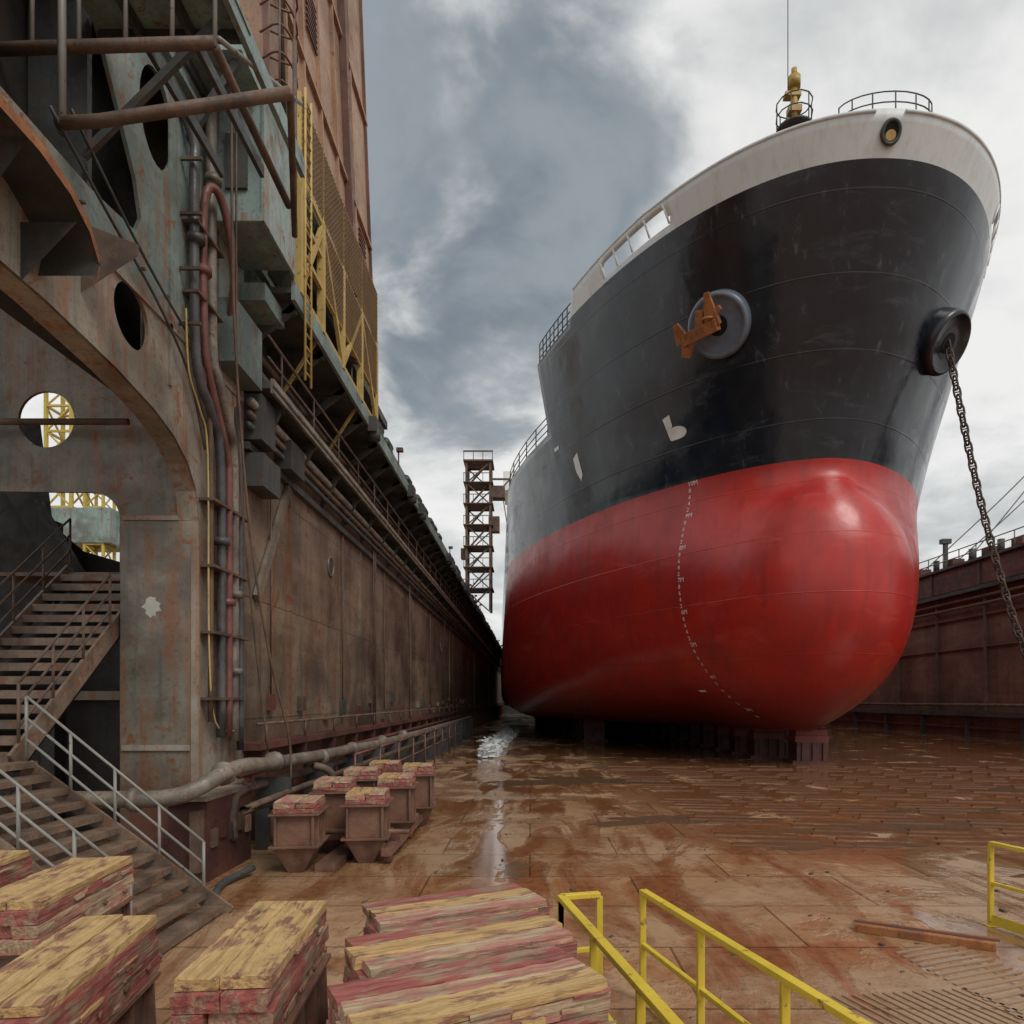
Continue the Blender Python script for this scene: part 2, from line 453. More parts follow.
d.mm((cx(112)-11,100,18.5),(cx(112)+11,124,34),mi=1)
d.mm((cx(112)-13,104,34.2),(cx(112)+13,112,37),mi=1)
d.obj('decks',[M_oxide,M_white],ship)
def rail_on(path_pts,h,mb,r=.03,bars=3,mi=0,step=1):
    for k in range(1,bars+1):
        mb.path([Vector(p)+Vector((0,0,h*k/bars)) for p in path_pts],r,6,mi)
    for p in path_pts[::step]: mb.tube(p,Vector(p)+Vector((0,0,h)),r*1.2,6,mi)
rl=MB()
for sd in(-1,1):
    rail_on([surf(sd,y,22.6)-Vector((sd*.15,0,0)) for y in [36.6+i*.55 for i in range(9)]],1.25,rl,.03)
    rail_on([surf(sd,y,18.6)-Vector((sd*.15,0,0)) for y in [41.5+i*2 for i in range(42)]],1.2,rl,.03)
    for i in range(9):
        y=29.6+i*.46
        a=surf(sd,y,ZM+(ztop(y)-ZM)*.82);b_=surf(sd,y,ZM+(ztop(y)-ZM)*.96)
        if i%2==0: rl.tube(a,b_,.05,6,1)
arc=[]
for i in range(13):
    a=math.radians(-80+160*i/12)
    arc.append(Vector((cx(25)+.45+1.75*math.sin(a)/math.sin(math.radians(80)),26.5-.9*math.cos(a),24.12)))
rail_on(arc,1.15,rl,.024,3,0,2)
rl.path([(cx(30)-6.0,29.6,24.1),(cx(30)-6.0,29.7,24.9),(cx(30)-5.2,29.3,25.1),(cx(30)-4.2,28.6,25.1)],.04,6,0,4)
rl.path([(cx(30)-6.5,30.6,24.0),(cx(30)-6.5,30.6,24.6),(cx(30)-6.2,30.2,24.7)],.05,6,0,3)
rl.obj('railings',[M_dark,M_white],ship)
cap=MB()
for sd in(-1,1):
    pts=[surf(sd,Y,24.1)-Vector((sd*.04,-.02,0)) for Y in [25.06+ (30-25.06)*(i/40)**1.9 for i in range(41)]]
    pts+=[surf(sd,Y,ztop(Y)-.01)-Vector((sd*.04,-.02,0)) for Y in [30.4+ (35.7-30.4)*(i/12) for i in range(13)]]
    cap.path(pts,.07,8,0)
cap.obj('bulwark_cap',[paint('cap_paint',(.60,.64,.65),.5,.2)],ship)
# foremast
fm=MB();fx=cx(33.5)+.1;fy=33.5
fm.tube((fx,fy,22.2),(fx,fy,30.4),.2,12,0)
fm.path([(fx,fy,29.3),(fx,fy,30.2)],.42,12,0)
fm.tube((fx,fy,30.2),(fx,fy,30.3),.85,16,1)
for zz_ in(31.5,30.9): fm.path([(fx+.83*math.cos(a*math.pi/6),fy+.83*math.sin(a*math.pi/6),zz_) for a in range(12)],.03,6,1,0,True)
for a in range(6): fm.tube((fx+.83*math.cos(a*math.pi/3),fy+.83*math.sin(a*math.pi/3),30.3),(fx+.83*math.cos(a*math.pi/3),fy+.83*math.sin(a*math.pi/3),31.5),.03,6,1)
fm.tube((fx,fy,30.3),(fx,fy,32.5),.17,10,0)
fm.box((fx,fy,31.2),(.6,.45,.3),0,0);fm.box((fx-.1,fy,31.9),(.75,.4,.18),0,0)
fm.tube((fx,fy,32.3),(fx,fy,32.8),.3,10,0);fm.tube((fx,fy,32.8),(fx,fy,33.2),.14,10,0)
fm.tube((fx-.3,fy,31.9),(fx-.3,fy,37.6),.022,6,1)
fm.tube((fx-.7,fy,30.2),(fx-.2,fy,28.9),.05,6,0);fm.tube((fx+.7,fy,30.2),(fx+.2,fy,28.9),.05,6,0)
fm.obj('foremast',[paint('mast_yellow',(.42,.27,.05),.5,.8),M_dark],ship)
# chock at the stem
ck=MB();cz=23.5;cy=stem(cz)-.06
def ring(mb,c,u,v,ru,rv,r,mi,n=28): mb.path([Vector(c)+u*ru*math.cos(2*math.pi*k/n)+v*rv*math.sin(2*math.pi*k/n) for k in range(n)],r,8,mi,0,True)
def disc(mb,c,u,v,ru,rv,mi,n=28): mb.add([Vector(c)+u*ru*math.cos(2*math.pi*k/n)+v*rv*math.sin(2*math.pi*k/n) for k in range(n)],[tuple(range(n))],mi)
ux=Vector((1,0,0));uz=Vector((0,-.42,1)).normalized();nf=Vector((0,-1,-.42)).normalized()
C0=Vector((cx(25)+.1,cy,cz))
ck.path([C0-nf*.5,C0+nf*.02],.36,24,0)
ring(ck,C0+nf*.03,ux,uz,.31,.36,.07,0);disc(ck,C0+nf*.035,ux,uz,.31,.36,1)
disc(ck,C0+nf*.05-uz*.1,ux,uz,.19,.17,2)
ck.obj('bow_chock',[M_dark,M_hole,M_yeld],ship)
def frame(sd,Y,z):
    n=nrm(sd,Y,z);t=Vector((0,0,1)).cross(n).normalized();u=n.cross(t).normalized();return n,t,u
M_bol=paint('bolster_grey',(.15,.18,.23),.25,.3)
M_bolk=paint('bolster_black',(.012,.014,.02),.28,.2)
for sd in(-1,1):
    Yh,zh=(29.55,18.85) if sd<0 else (29.9,18.3)
    n,t,u=frame(sd,Yh,zh);p=surf(sd,Yh,zh)
    n2=(n+Vector((0,-.25,-.30))).normalized();t=Vector((0,0,1)).cross(n2).normalized();u=n2.cross(t).normalized()
    b=MB()
    prof=[(-1.4,1.3),(.35,1.3),(.52,1.27),(.60,1.18),(.60,1.10),(.52,1.04),(.46,.9),(.44,.6)]
    nn=40;vs=[]
    for (h,r) in prof:
        for k in range(nn):
            a=2*math.pi*k/nn;vs.append(p+n2*h+(t*math.cos(a)+u*math.sin(a))*r)
    b.add(vs,[(i*nn+k,i*nn+(k+1)%nn,(i+1)*nn+(k+1)%nn,(i+1)*nn+k) for i in range(len(prof)-1) for k in range(nn)],0,True)
    disc(b,p+n2*.45,t,u,.62,.62,1)
    disc(b,p+n2*.465,t,u,.40,.40,2)
    b.obj('hawse_bolster',[M_bolk if sd>0 else M_bol,M_bolk if sd>0 else M_bol,M_hole],ship,fix=False)
    if sd<0:
        a=MB();o=p+n2*.55+u*.1
        ts=t if t.x>0 else -t
        o=o-ts*.15
        a.beam(o-n2*.3,o+n2*.6,.4,.46,0,.46,.55)
        cr=o+n2*.6-u*.15-ts*.2
        a.beam(cr-ts*.95-u*.15,cr+ts*.55+u*.12,.46,.52,0,.46,.52,up=tuple(n2))
        a.beam(cr-ts*.95-u*.2,cr-ts*1.15+u*.55+n2*.1,.6,.34,0,.24,.16,up=tuple(n2))
        a.beam(cr+ts*.35+u*.1,cr+ts*.3+u*1.35+n2*.12,.66,.36,0,.22,.14,up=tuple(n2))
        a.beam(cr+ts*.35+u*.5,cr+ts*.75+u*.7,.34,.3,0,.2,.2,up=tuple(n2))
        a.beam(cr-ts*.7-u*.1,cr-ts*.95-u*.8,.5,.42,0,.36,.32,up=tuple(n2))
        a.beam(cr-ts*.2,cr-ts*.1+u*.8,.40,.38,0,.3,.3,up=tuple(n2))
        a.path([o+n2*.7+u*.25-ts*.22,o+n2*.95+u*.3-ts*.1,o+n2*.95+u*.3+ts*.15,o+n2*.7+u*.25+ts*.22],.06,8,0,4)
        a.obj('anchor',[M_anchor],ship,bevel=.08)
    else: chain_from=p+n2*.5-u*.1
def map_mark(verts2,faces2,name,Yc,zc,sd=-1,mat=M_white,off=.02):
    a=surf(sd,Yc+.05,zc)-surf(sd,Yc-.05,zc);k=.1/a.length
    b_=surf(sd,Yc,zc+.05)-surf(sd,Yc,zc-.05);kz=.1/b_.length
    vs=[]
    for (x,y) in verts2:
        Y=Yc-x*k*(1 if sd<0 else -1);z=zc+y*kz
        vs.append(surf(sd,Y,z)+nrm(sd,Y,z)*off)
    m=MB();m.add(vs,faces2);return m.obj(name,[mat],ship,fix=False)
def text_mark(txt,h,Yc,zc,name):
    cu=bpy.data.curves.new('t','FONT');cu.body=txt;cu.size=h;cu.resolution_u=2
    o=bpy.data.objects.new('t',cu);COL.objects.link(o);bpy.context.view_layer.update()
    m=bpy.data.meshes.new_from_object(o.evaluated_get(bpy.context.evaluated_depsgraph_get()))
    bpy.data.objects.remove(o)
    map_mark([(v.co.x,v.co.y) for v in m.vertices],[tuple(p.vertices) for p in m.polygons],name,Yc,zc)
z=13.0;k=0;dg_=['10M','8','6','4','2','9M','8','6','4','2','8M','8','6','4','2','7M','8','6','4','2','6M','8','6','4','2','5M','8','6','4','2','4M','8','6','4','2','3M','8','6','4','2','2M','8']
while z>1.9 and k<len(dg_):
    text_mark(dg_[k],.3 if 'M' in dg_[k] else .27,32.8,z,'draft_mark');z-=.30;k+=1
def poly_mark(pts,name,Yc,zc): map_mark(pts,[tuple(range(len(pts)))],name,Yc,zc)
Ybm=32.5;zbm=15.6
poly_mark([(-.5,.6),(-.05,.7),(-.12,.15),(-.25,.05),(-.35,-.45),(-.5,-.45)],'bulb_mark',Ybm,zbm)
poly_mark([(.0+.5*math.cos(a*math.pi/10),-.2+.3*math.sin(a*math.pi/10)) for a in range(20)],'bulb_mark',Ybm,zbm)
poly_mark([(-.45,-.5),(.05,-.5),(.1,-.1),(-.45,-.1)],'bulb_mark',Ybm,zbm)
poly_mark([(-.45,.55),(.1,.75),(.1,-.5),(-.15,-.8),(-.45,-.2)],'thruster_mark',38.6,15.9)
poly_mark([(-.3,.3),(.3,.3),(.3,.1),(-.3,.1)],'tug_mark',40.4,17.3)
poly_mark([(-.3,.3),(.2,.3),(.2,.15),(-.3,.15)],'plimsoll_mark',34.0,3.3)
# anchor chain
ch=MB()
p1=chain_from;p2=Vector((22.6,29.2,0.15))
npt=200;pts=[]
for i in range(npt+1):
    t_=i/npt;q=p1.lerp(p2,t_);q.z-=1.0*math.sin(math.pi*t_);q.x-=.35*math.sin(math.pi*t_);pts.append(q)
Lc=[0]
for a,b_ in zip(pts,pts[1:]): Lc.append(Lc[-1]+(b_-a).length)
sl=.40;ii=0;pos=0;kk=0
while pos<Lc[-1]:
    while Lc[ii+1]<pos and ii<npt-1: ii+=1
    f=(pos-Lc[ii])/(Lc[ii+1]-Lc[ii]);q=pts[ii].lerp(pts[ii+1],f);dv=(pts[ii+1]-pts[ii]).normalized()
    sdv=dv.cross(Vector((0,1,0))).normalized() if kk%2 else Vector((0,1,0))
    sdv=(sdv-dv*sdv.dot(dv)).normalized()
    lk=[]
    for k in range(14):
        a=2*math.pi*k/14
        lk.append(q+dv*(.26*math.cos(a)+(.04 if math.cos(a)>0 else -.04))+sdv*.14*math.sin(a))
    ch.path(lk,.048,6,0,0,True)
    ch.tube(q-sdv*.11,q+sdv*.11,.03,5)
    pos+=sl;kk+=1
ch.obj('anchor_chain',[M_chain],ship)

kb=MB()
for i in range(30):
    y=33.8+i*3.0
    for off in ((0,) if i<6 else (-7,0,7)):
        x=cx(y)+off+(.9 if i==0 else 0)
        kb.box((x,y,.5),(1.5,1.1,1.0),0,0);kb.box((x,y,.06),(2.0,1.4,.12),0,0)
        for s_ in(-.5,0,.5): kb.box((x+s_,y-.58,.5),(.08,.12,.9),0,0)
        kb.board((x-.8,y-.5,1.0),(x+.8,y+.5,1.3),1,5,.01,0);kb.board((x-.75,y-.45,1.31),(x+.75,y+.45,1.59),1,5,.01,0)
kb.obj('keel_blocks',[M_kblk,simple('keel_timber',(.18,.04,.03),.7)])

# ---------------------------------------------------------------- LEFT WING WALL
lw=root('dock_wing_wall')
w=MB()
w.mm((-8.5,14.5,0),(-6,150,9.3),0)
w.mm((-8.5,14.6,9.3),(-6.35,150,13.6),1)
w.mm((-8.5,150,0),(39,152,13.5),1)
w.obj('wall_body',[M_wall,M_dark],lw)
w=MB()
w.mm((-6.35,14.7,9.55),(-5.45,150,9.68),0)
w.mm((-5.45,14.7,9.45),(-5.38,150,9.75),3)
w.mm((-6,14.6,8.25),(-5.86,150,8.4),0)
y=15.5
while y<150:
    w.beam((-6,y,8.5),(-5.5,y,9.5),.1,.12,0)
    w.mm((-6.3,y-.06,9.35),(-5.45,y+.06,9.55),0)
    w.tube((-5.5,y,9.68),(-5.5,y,10.65),.03,6,2)
    y+=2.3
w.tube((-5.5,14.7,10.65),(-5.5,150,10.65),.035,6,2)
w.tube((-5.5,14.7,10.2),(-5.5,150,10.2),.03,6,2)
for (x,z,r,mi) in((-5.75,9.15,.09,4),(-5.78,8.9,.07,2),(-5.8,8.68,.06,0),(-6.1,10.3,.12,4),(-6.15,10.8,.08,2),(-5.25,9.45,.05,4)):
    w.tube((x,14.4,z),(x,150,z),r,8,mi)
w.mm((-6.35,14.6,11.5),(-4.98,150,11.62),0)
w.mm((-4.98,14.6,11.35),(-4.9,150,11.75),1)
w.mm((-6.6,14.6,13.4),(-5.9,150,13.65),1)
y=15
while y<150:
    w.beam((-6.3,y,10.4),(-5.05,y,11.4),.12,.14,0)
    w.mm((-6.3,y-.06,11.25),(-5.0,y+.06,11.5),0)
    w.mm((-6.35,y+.9,11.62),(-6.0,y+1.02,13.4),1)
    y+=2.0
w.mm((-5.9,14.6,12.2),(-5.75,150,12.32),1)
y=20.
while y<145:
    k=R()
    if k<.45: w.box((-5.15,y,11.95),(.3,.5,.5),0,0);w.tube((-5.15,y-.35,12.2),(-5.15,y+.35,12.2),.16,10,0)
    elif k<.6: w.tube((-5.1,y,11.7),(-5.1,y,12.7),.03,6,2);w.box((-5.05,y,12.7),(.25,.2,.14),0,2)
    else: w.box((-4.8,y,11.4),(.25,.6,.45),0,0);w.tube((-4.8,y,11.0),(-4.8,y,11.3),.2,10,0)
    y+=U(1.0,2.2)
w.mm((-6,14.5,1.95),(-5.6,150,2.1),5);w.mm((-6,14.5,1.2),(-5.9,150,1.32),5)
w.tube((-5.65,14.5,2.5),(-5.65,150,2.5),.03,6,2)
y=15.
while y<150:
    w.mm((-5.95,y-.05,0),(-5.62,y+.05,1.95),5);w.tube((-5.65,y,2.1),(-5.65,y,2.5),.03,6,2);y+=2.6
for yy,zz in((21.,7.0),(47,6.5)):
    w.path([(-5.98,yy+.28*math.cos(a*math.pi/8),zz+.28*math.sin(a*math.pi/8)) for a in range(16)],.04,6,6,0,True)
    w.add([(-5.985,yy+.27*math.cos(a*math.pi/8),zz+.27*math.sin(a*math.pi/8)) for a in range(16)],[tuple(range(16))],0)
for yy in (17.4,24.6,35.,52.,75.,101.,128.):
    w.mm((-6,yy-.06,2.1),(-5.93,yy+.06,8.25),6)
for yy in(26.2,26.5,34.0,48.): w.tube((-5.85,yy,2),(-5.85,yy,11.4),.03,6,2)
w.beam((-5.93,15.2,5.2),(-5.93,17.2,8.2),.10,.25,7);w.mm((-5.98,14.7,7.5),(-5.6,15.7,8.2),0);w.mm((-5.98,16.4,8.42),(-5.6,17.4,9.1),0)  # dark boxes added for recesses, their shade given by the steel colour
for k in range(26):
    yy=16+k*2.1+U(-.5,.5);zz=U(2.4,3.1)
    w.box((-5.93,yy,zz),(.14,U(.2,.5),U(.2,.5)),0,(5,2,6,0)[k%4])
    if k%3==0: w.tube((-5.93,yy,zz),(-5.93,yy,8.3),.022,5,2)
w.obj('galleries',[M_dark,M_teal,M_rust,M_pipe,M_pipe,M_oxide,M_wall,M_beige],lw)
pp=MB()
pp.path([(-8,10.9,1.45),(-6.4,10.9,1.45),(-5.5,10.9,1.5),(-5.05,11.3,1.75),(-5.0,12.2,1.85),(-5.05,14,1.75),(-5.1,20,1.6),(-5.1,30,1.5),(-5.1,60,1.5)],.135,12,0,6)
pp.path([(-5.3,12.5,.5),(-5.3,12.5,1.1),(-5.3,13.2,1.35),(-5.3,18,1.3),(-5.3,60,1.2)],.09,10,1,5)
pp.path([(-5.4,13,1.6),(-5.4,60,1.75)],.07,10,2)
pp.path([(-4.9,13.4,.3),(-4.9,13.4,1.0),(-4.85,14,1.15),(-4.85,40,1.1)],.07,10,1,5)
pp.path([(-4.95,16,1.5),(-4.6,16.2,1.3),(-4.5,16.4,.5),(-4.5,16.4,0)],.09,10,1,5)
for yy in(11.6,13.9,17,20,24,28): 
    pp.tube((-5.08,yy-.05,1.78 if yy<15 else 1.6),(-5.08,yy+.05,1.78 if yy<15 else 1.6),.2,14,0)
pp.tube((-6.2,10.9,1.45),(-6.1,10.9,1.45),.2,14,0)
for yy in range(14,60,3): pp.mm((-5.5,yy,0),(-4.8,yy+.1,1.45),3)
for yy in range(18,44,3):
    pp.tube((-4.5,yy,0),(-4.5,yy,1.6),.03,6,4)
    pp.tube((-4.5,yy,1.6),(-4.5,yy+3,1.6),.03,6,4);pp.tube((-4.5,yy,.9),(-4.5,yy+3,.9),.03,6,4)
pp.path([(-4.75,12.0,.12),(-4.9,11.2,.08),(-4.7,10.4,.06),(-4.5,9.9,.05)],.06,8,3,6)
pp.obj('dock_pipework',[M_pipe,M_rust,M_oxide,M_dark,M_pipeo])

# ---------------------------------------------------------------- END FRAME (portal with arch)
ef=root('dock_end_frame')
arch=[(12.5,5.6),(12.47,6.2),(12.35,6.7),(12.05,7.08),(11.6,7.36),(11,7.55),(10,7.72),(8.5,7.86),(5.5,7.95)]
outer=[(5.5,14.4),(14.6,14.4),(14.6,0),(12.5,0)]+arch
holes=[circ(10.5,8.75,.46),circ(11.2,12.3,.5,24,.75),
  [(6.8,9.9),(9.5,9.95),(10.6,10.1),(10.75,10.4),(10.6,10.9),(9.3,12.9),(8.8,13.3),(7.0,13.4)],
  circ(12.9,10.6,.32,24,.5)]
plate('side_web',outer,holes,.06,'x',-6.0,M_web,ef)
plate('transverse_web',[(-14,13.9),(-6.05,13.9),(-6.05,0),(-7.3,0),(-7.3,6.1)]+[(-7.3-.5+.5*math.cos(a),6.2+.5*math.sin(a)) for a in [math.pi/12*k for k in range(1,7)]]+[(-9.6,6.72),(-11.2,6.72),(-11.2,0),(-14,0)],
   [circ(-8.62,8.0,.5),circ(-12,8,.5)],.06,'y',12.5,M_beige,ef)
e=MB()
af=[Vector((0,a,b)) for a,b in [(12.5,0)]+arch]
vs=[];fs=[]
for k,a in enumerate(af): vs+=[(-6.25,a.y-.02,a.z-.02),(-5.9,a.y-.02,a.z-.02)]
for k in range(len(af)-1): fs.append((2*k,2*k+1,2*k+3,2*k+2))
e.add(vs,fs,4)
e.add([(x,y_+ .04,z_+.04) for x,y_,z_ in vs],fs,4)
e.mm((-7.3,12.56,0),(-7.24,14.5,6.2),1);e.mm((-7.3,14.5,0),(-6.03,14.56,9),1)
# dark plates added behind the web holes, shade put into their colour
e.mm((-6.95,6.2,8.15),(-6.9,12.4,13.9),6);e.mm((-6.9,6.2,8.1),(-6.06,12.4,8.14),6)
for z_ in(9.2,11.4): e.mm((-13.5,5.5,z_),(-6.05,5.62,z_+.25),2)
for y_ in (7.2,9.6): 
    e.mm((-6.85,y_-.05,8.2),(-6.04,y_+.05,13.2),2)
    e.mm((-14,y_-.12,13.3),(-6.04,y_+.12,13.85),2)
e.mm((-14,5.5,13.95),(-5.9,16.2,14.15),2)
e.tube((-12,12.2,7.85),(-7.0,12.2,7.85),.06,8,3)
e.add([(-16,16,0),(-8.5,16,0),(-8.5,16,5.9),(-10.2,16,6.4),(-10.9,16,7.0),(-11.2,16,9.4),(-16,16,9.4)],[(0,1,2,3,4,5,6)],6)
e.beam((-11.2,15.4,7.6),(-9.4,15.4,4.6),.45,.4,2)
e.mm((-10.9,15.6,0),(-10.6,15.9,7.0),2);e.mm((-16,15.7,3.0),(-8.6,15.95,3.2),4)
e.add([(-6.6,9.3,8.0),(-5.2,9.3,8.9),(-5.2,9.3,9.05),(-6.6,9.3,9.6)],[(0,1,2,3)],3)
e.mm((-6.9,14.0,11.0),(-5.3,15.1,11.35),0);e.mm((-6.6,13.6,12.2),(-5.5,14.6,14.0),0)
e.mm((-5.97,13.2,9.4),(-5.55,14.5,10.6),0);e.mm((-6.4,14.62,8.45),(-5.6,15.4,9.4),2)
e.mm((-6.5,12.0,14.15),(-4.95,17.5,14.4),0);e.beam((-5.1,12.2,14.1),(-5.97,12.2,12.8),.1,.14,2);e.beam((-5.1,16.4,14.1),(-5.97,16.4,12.2),.1,.14,2)
e.mm((-5.95,12.9,11.9),(-4.95,14.5,14.1),0);e.mm((-4.93,12.85,11.8),(-4.88,14.55,14.2),4)
e.mm((-5.95,12.85,11.8),(-4.9,12.9,11.95),4);e.mm((-5.6,12.84,12.4),(-5.2,12.9,13.4),2)
e.mm((-5.97,6,9.15),(-5.93,14.5,9.23),4);e.mm((-5.97,11.55,8.2),(-5.93,11.63,14.3),4)
for k in range(9):
    yy=6.4+k*.72
    e.tube((-5.96,yy,9.6),(-5.90,yy,9.6),.03,6,3)
e.mm((-5.97,8.4,13.5),(-5.85,14.4,13.58),0);e.mm((-5.97,13.3,8.9),(-5.9,13.36,14.2),4)
for k in range(5): e.beam((-5.96,11.9+.02*k,9.4+k*.95),(-5.6,11.9+.02*k,9.4+k*.95),.05,.05,3)
e.mm((-7.25,12.44,6.2),(-6.03,12.47,6.28),4)
e.mm((-7.28,12.42,.0),(-6.05,12.47,.55),5)
e.mm((-7.26,12.43,2.1),(-6.05,12.46,2.2),4)
e.add([(-6.9+.14*math.cos(a*.35)*(1+.35*math.sin(a*2.3))+.16,12.462,4.66+.18*math.sin(a*.35)*(1+.3*math.sin(a*3.1))) for a in range(18)],[tuple(range(18))],7)
e.mm((-5.95,11.5,0),(-5.3,13.3,1.35),5);e.mm((-6.0,11.35,1.35),(-5.25,13.4,1.42),4)
e.mm((-5.5,11.3,.2),(-5.35,11.5,1.2),3)
for k in range(5): e.box((-5.28,11.7+k*.35,.7+.1*(k%2)),(.06,.18,.3),0,(3,5,2,3,4)[k])
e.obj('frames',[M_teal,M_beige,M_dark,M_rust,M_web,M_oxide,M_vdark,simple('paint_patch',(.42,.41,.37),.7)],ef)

rs=MB()
rs.path([(-5.78,13.1,2.3),(-5.78,13.1,7.2),(-5.78,12.7,8.2),(-5.8,12.15,9.0),(-5.8,12.1,12.0),(-5.8,12.1,12.6),(-5.9,11.9,13.0),(-6,11.9,13.0)],.085,10,0,5)
rs.path([(-5.75,13.35,2.3),(-5.75,13.35,6.8),(-5.75,13.3,7.6),(-5.75,12.6,8.7),(-5.75,12.35,9.5),(-5.75,12.35,11.7),(-5.6,12.5,12.1),(-5.5,12.8,11.6),(-5.5,13.0,10.8),(-5.7,13.3,10.2)],.075,10,1,5)
rs.path([(-5.8,13.7,2.2),(-5.8,13.7,7.3),(-5.75,13.4,8.2),(-5.75,12.9,8.9),(-5.8,12.75,9.6),(-5.8,12.75,13.9)],.10,10,2,5)
rs.path([(-5.8,14.0,2.0),(-5.8,14.0,7.6),(-5.8,13.9,8.2),(-5.8,13.9,8.8)],.07,10,0,5)
rs.path([(-5.82,12.75,2.6),(-5.82,12.75,7.8),(-5.82,12.5,8.6),(-5.82,12.4,9.6)],.05,8,3,4)
rs.path([(-5.8,11.8,9.6),(-5.8,11.9,8.6),(-5.8,12.3,8.1),(-5.8,12.6,7.4),(-5.8,12.65,4),(-5.8,12.9,2.6),(-5.75,13.6,2.4)],.018,6,4,5)
rs.path([(-5.9,9.0,10.6),(-5.85,10.2,9.9),(-5.85,11.2,9.5),(-5.85,12.2,9.2)],.022,6,5,4)
rs.path([(-5.9,8.6,10.3),(-5.85,9.8,9.7),(-5.85,10.9,9.3),(-5.85,12.0,8.6),(-5.85,12.6,7.5)],.022,6,5,4)
for z_ in (3,4.2,5.4,6.6): rs.mm((-5.97,12.6,z_),(-5.68,14.2,z_+.05),3)
for z_ in (10,11.2): rs.mm((-5.97,12.0,z_),(-5.68,13.0,z_+.05),3)
for (y_,z_,q) in((13.1,5.9,0),(13.35,4.8,1),(13.7,5.0,2),(12.35,10.5,1),(12.1,10.9,0),(13.7,3.5,2),(12.75,12.4,2)): rs.tube((-5.77,y_,z_),(-5.77,y_,z_+.12),.15,12,q)
rs.obj('riser_pipes',[M_piped,M_pipeo,M_pipe,M_rust,M_yeld,M_dark])
rp=MB()
rp.path([(-5.2,12.2,13.9),(-5.25,12.4,10.),(-5.2,12.9,6.5),(-5.05,13.5,4),(-4.9,14.2,2.3),(-4.85,14.2,1.4)],.025,6,0,6)
rp.path([(-5.2,12.4,13.9),(-5.3,12.7,8.),(-5.3,13.4,4.5),(-5.2,13.9,2.0)],.02,6,0,6)
rp.obj('hanging_rope',[M_rust])

op=root('overhead_platform')
o=MB()
o.tube((-7.5,9.0,11.35),(-4.05,9.0,11.45),.075,10,0)
o.path([(-5.95,8.8,10.25),(-5.4,8.8,10.28),(-3.1,9.05,10.85)],.075,10,0)
o.tube((-5.95,8.9,10.2),(-5.95,8.9,13.8),.05,10,1)
o.tube((-4.05,9.0,11.4),(-4.1,11.9,11.4),.06,10,0)
o.tube((-3.1,9.05,10.85),(-4.0,11.9,10.9),.05,10,0)
o.mm((-6,8.9,12.3),(-3.9,9.8,12.36),3)
for y_ in(9.0,9.7): o.mm((-6,y_,12.15),(-3.95,y_+.07,12.3),2)
o.mm((-4.0,8.9,12.1),(-3.92,12.2,12.4),3)
for x_ in(-5.4,-4.7): o.mm((x_,8.9,12.1),(x_+.07,12.2,12.28),2)
for x_ in(-6.4,-5.8,-5.2,-4.6,-4.05): o.tube((x_,9.0,11.4),(x_,9.0,13.4),.03,8,1)
o.tube((-7,9.0,12.9),(-4.05,9.0,12.9),.035,8,1)
o.beam((-6.0,9.4,10.3),(-4.2,9.4,12.1),.08,.10,2)
o.tube((-4.0,9.0,11.5),(-4.0,12.2,13.4),.035,8,1)
o.tube((-4.0,11.9,10.9),(-4.0,11.9,14.2),.04,8,0)
o.obj('frame',[M_rust,M_grey,M_dark,M_teal],op)

hd=MB()
pr=[(6.2,8.95),(6.9,9.0),(7.5,9.0),(8.0,8.9),(8.35,8.7),(8.55,8.4),(8.5,8.15)]
vs=[]
for y_,z_ in pr: vs+=[(-6,y_,z_),(-5.25,y_,z_)]
hd.add(vs,[(2*k,2*k+1,2*k+3,2*k+2) for k in range(len(pr)-1)],0,True)
hd.add([(-5.25,y_,z_) for y_,z_ in pr]+[(-5.25,y_,z_-.12) for y_,z_ in reversed(pr)],[(k,k+1,len(pr)*2-2-k,len(pr)*2-1-k) for k in range(len(pr)-1)],1)
hd.add([(-5.97,7.4,8.95),(-5.3,7.4,8.95),(-5.97,7.4,8.0)],[(0,1,2)],2)
hd.add([(-5.97,8.2,8.6),(-5.3,8.2,8.6),(-5.97,8.2,7.9)],[(0,1,2)],2)
hd.obj('steel_hood',[M_dark,M_anchor,M_dark])

# ---------------------------------------------------------------- STAIRS
st=root('dock_staircase')
s=MB()
nst=12;x0,z0,x1,z1=-4.45,0.08,-7.1,2.1
for i in range(nst):
    t_=i/(nst-1);x=x0+(x1-x0)*t_;z=z0+(z1-z0)*t_
    s.mm((x-.15,8.02,z),(x+.15,9.82,z+.035),0);s.mm((x+.12,8.02,z-.05),(x+.15,9.82,z),0)
for y_ in(7.97,9.87): s.beam((x0+.2,y_,-.02),(x1,y_,2.05),.05,.24,0)
s.mm((-9.8,8.0,2.05),(-7.1,10.1,2.12),0)
nst=15
for i in range(nst):
    t_=i/(nst-1);y_=10.1+3.6*t_;z=2.2+3.2*t_
    s.mm((-9.1,y_-.14,z),(-7.42,y_+.14,z+.04),0);s.mm((-9.1,y_-.14,z-.09),(-7.42,y_-.11,z),0)
for x_ in(-9.13,-7.38): s.beam((x_,10.0,2.1),(x_,13.9,5.55),.05,.3,0)
s.add([(-9.1,10.2,1.95),(-7.42,10.2,1.95),(-7.42,13.9,5.2),(-9.1,13.9,5.2)],[(0,1,2,3)],3)
s.mm((-10.5,13.8,5.45),(-7.4,15.5,5.52),0)
for x_ in(-9.7,-7.2): 
    for y_ in(8.4,10): s.mm((x_-.05,y_-.05,0),(x_+.05,y_+.05,2.05),0)
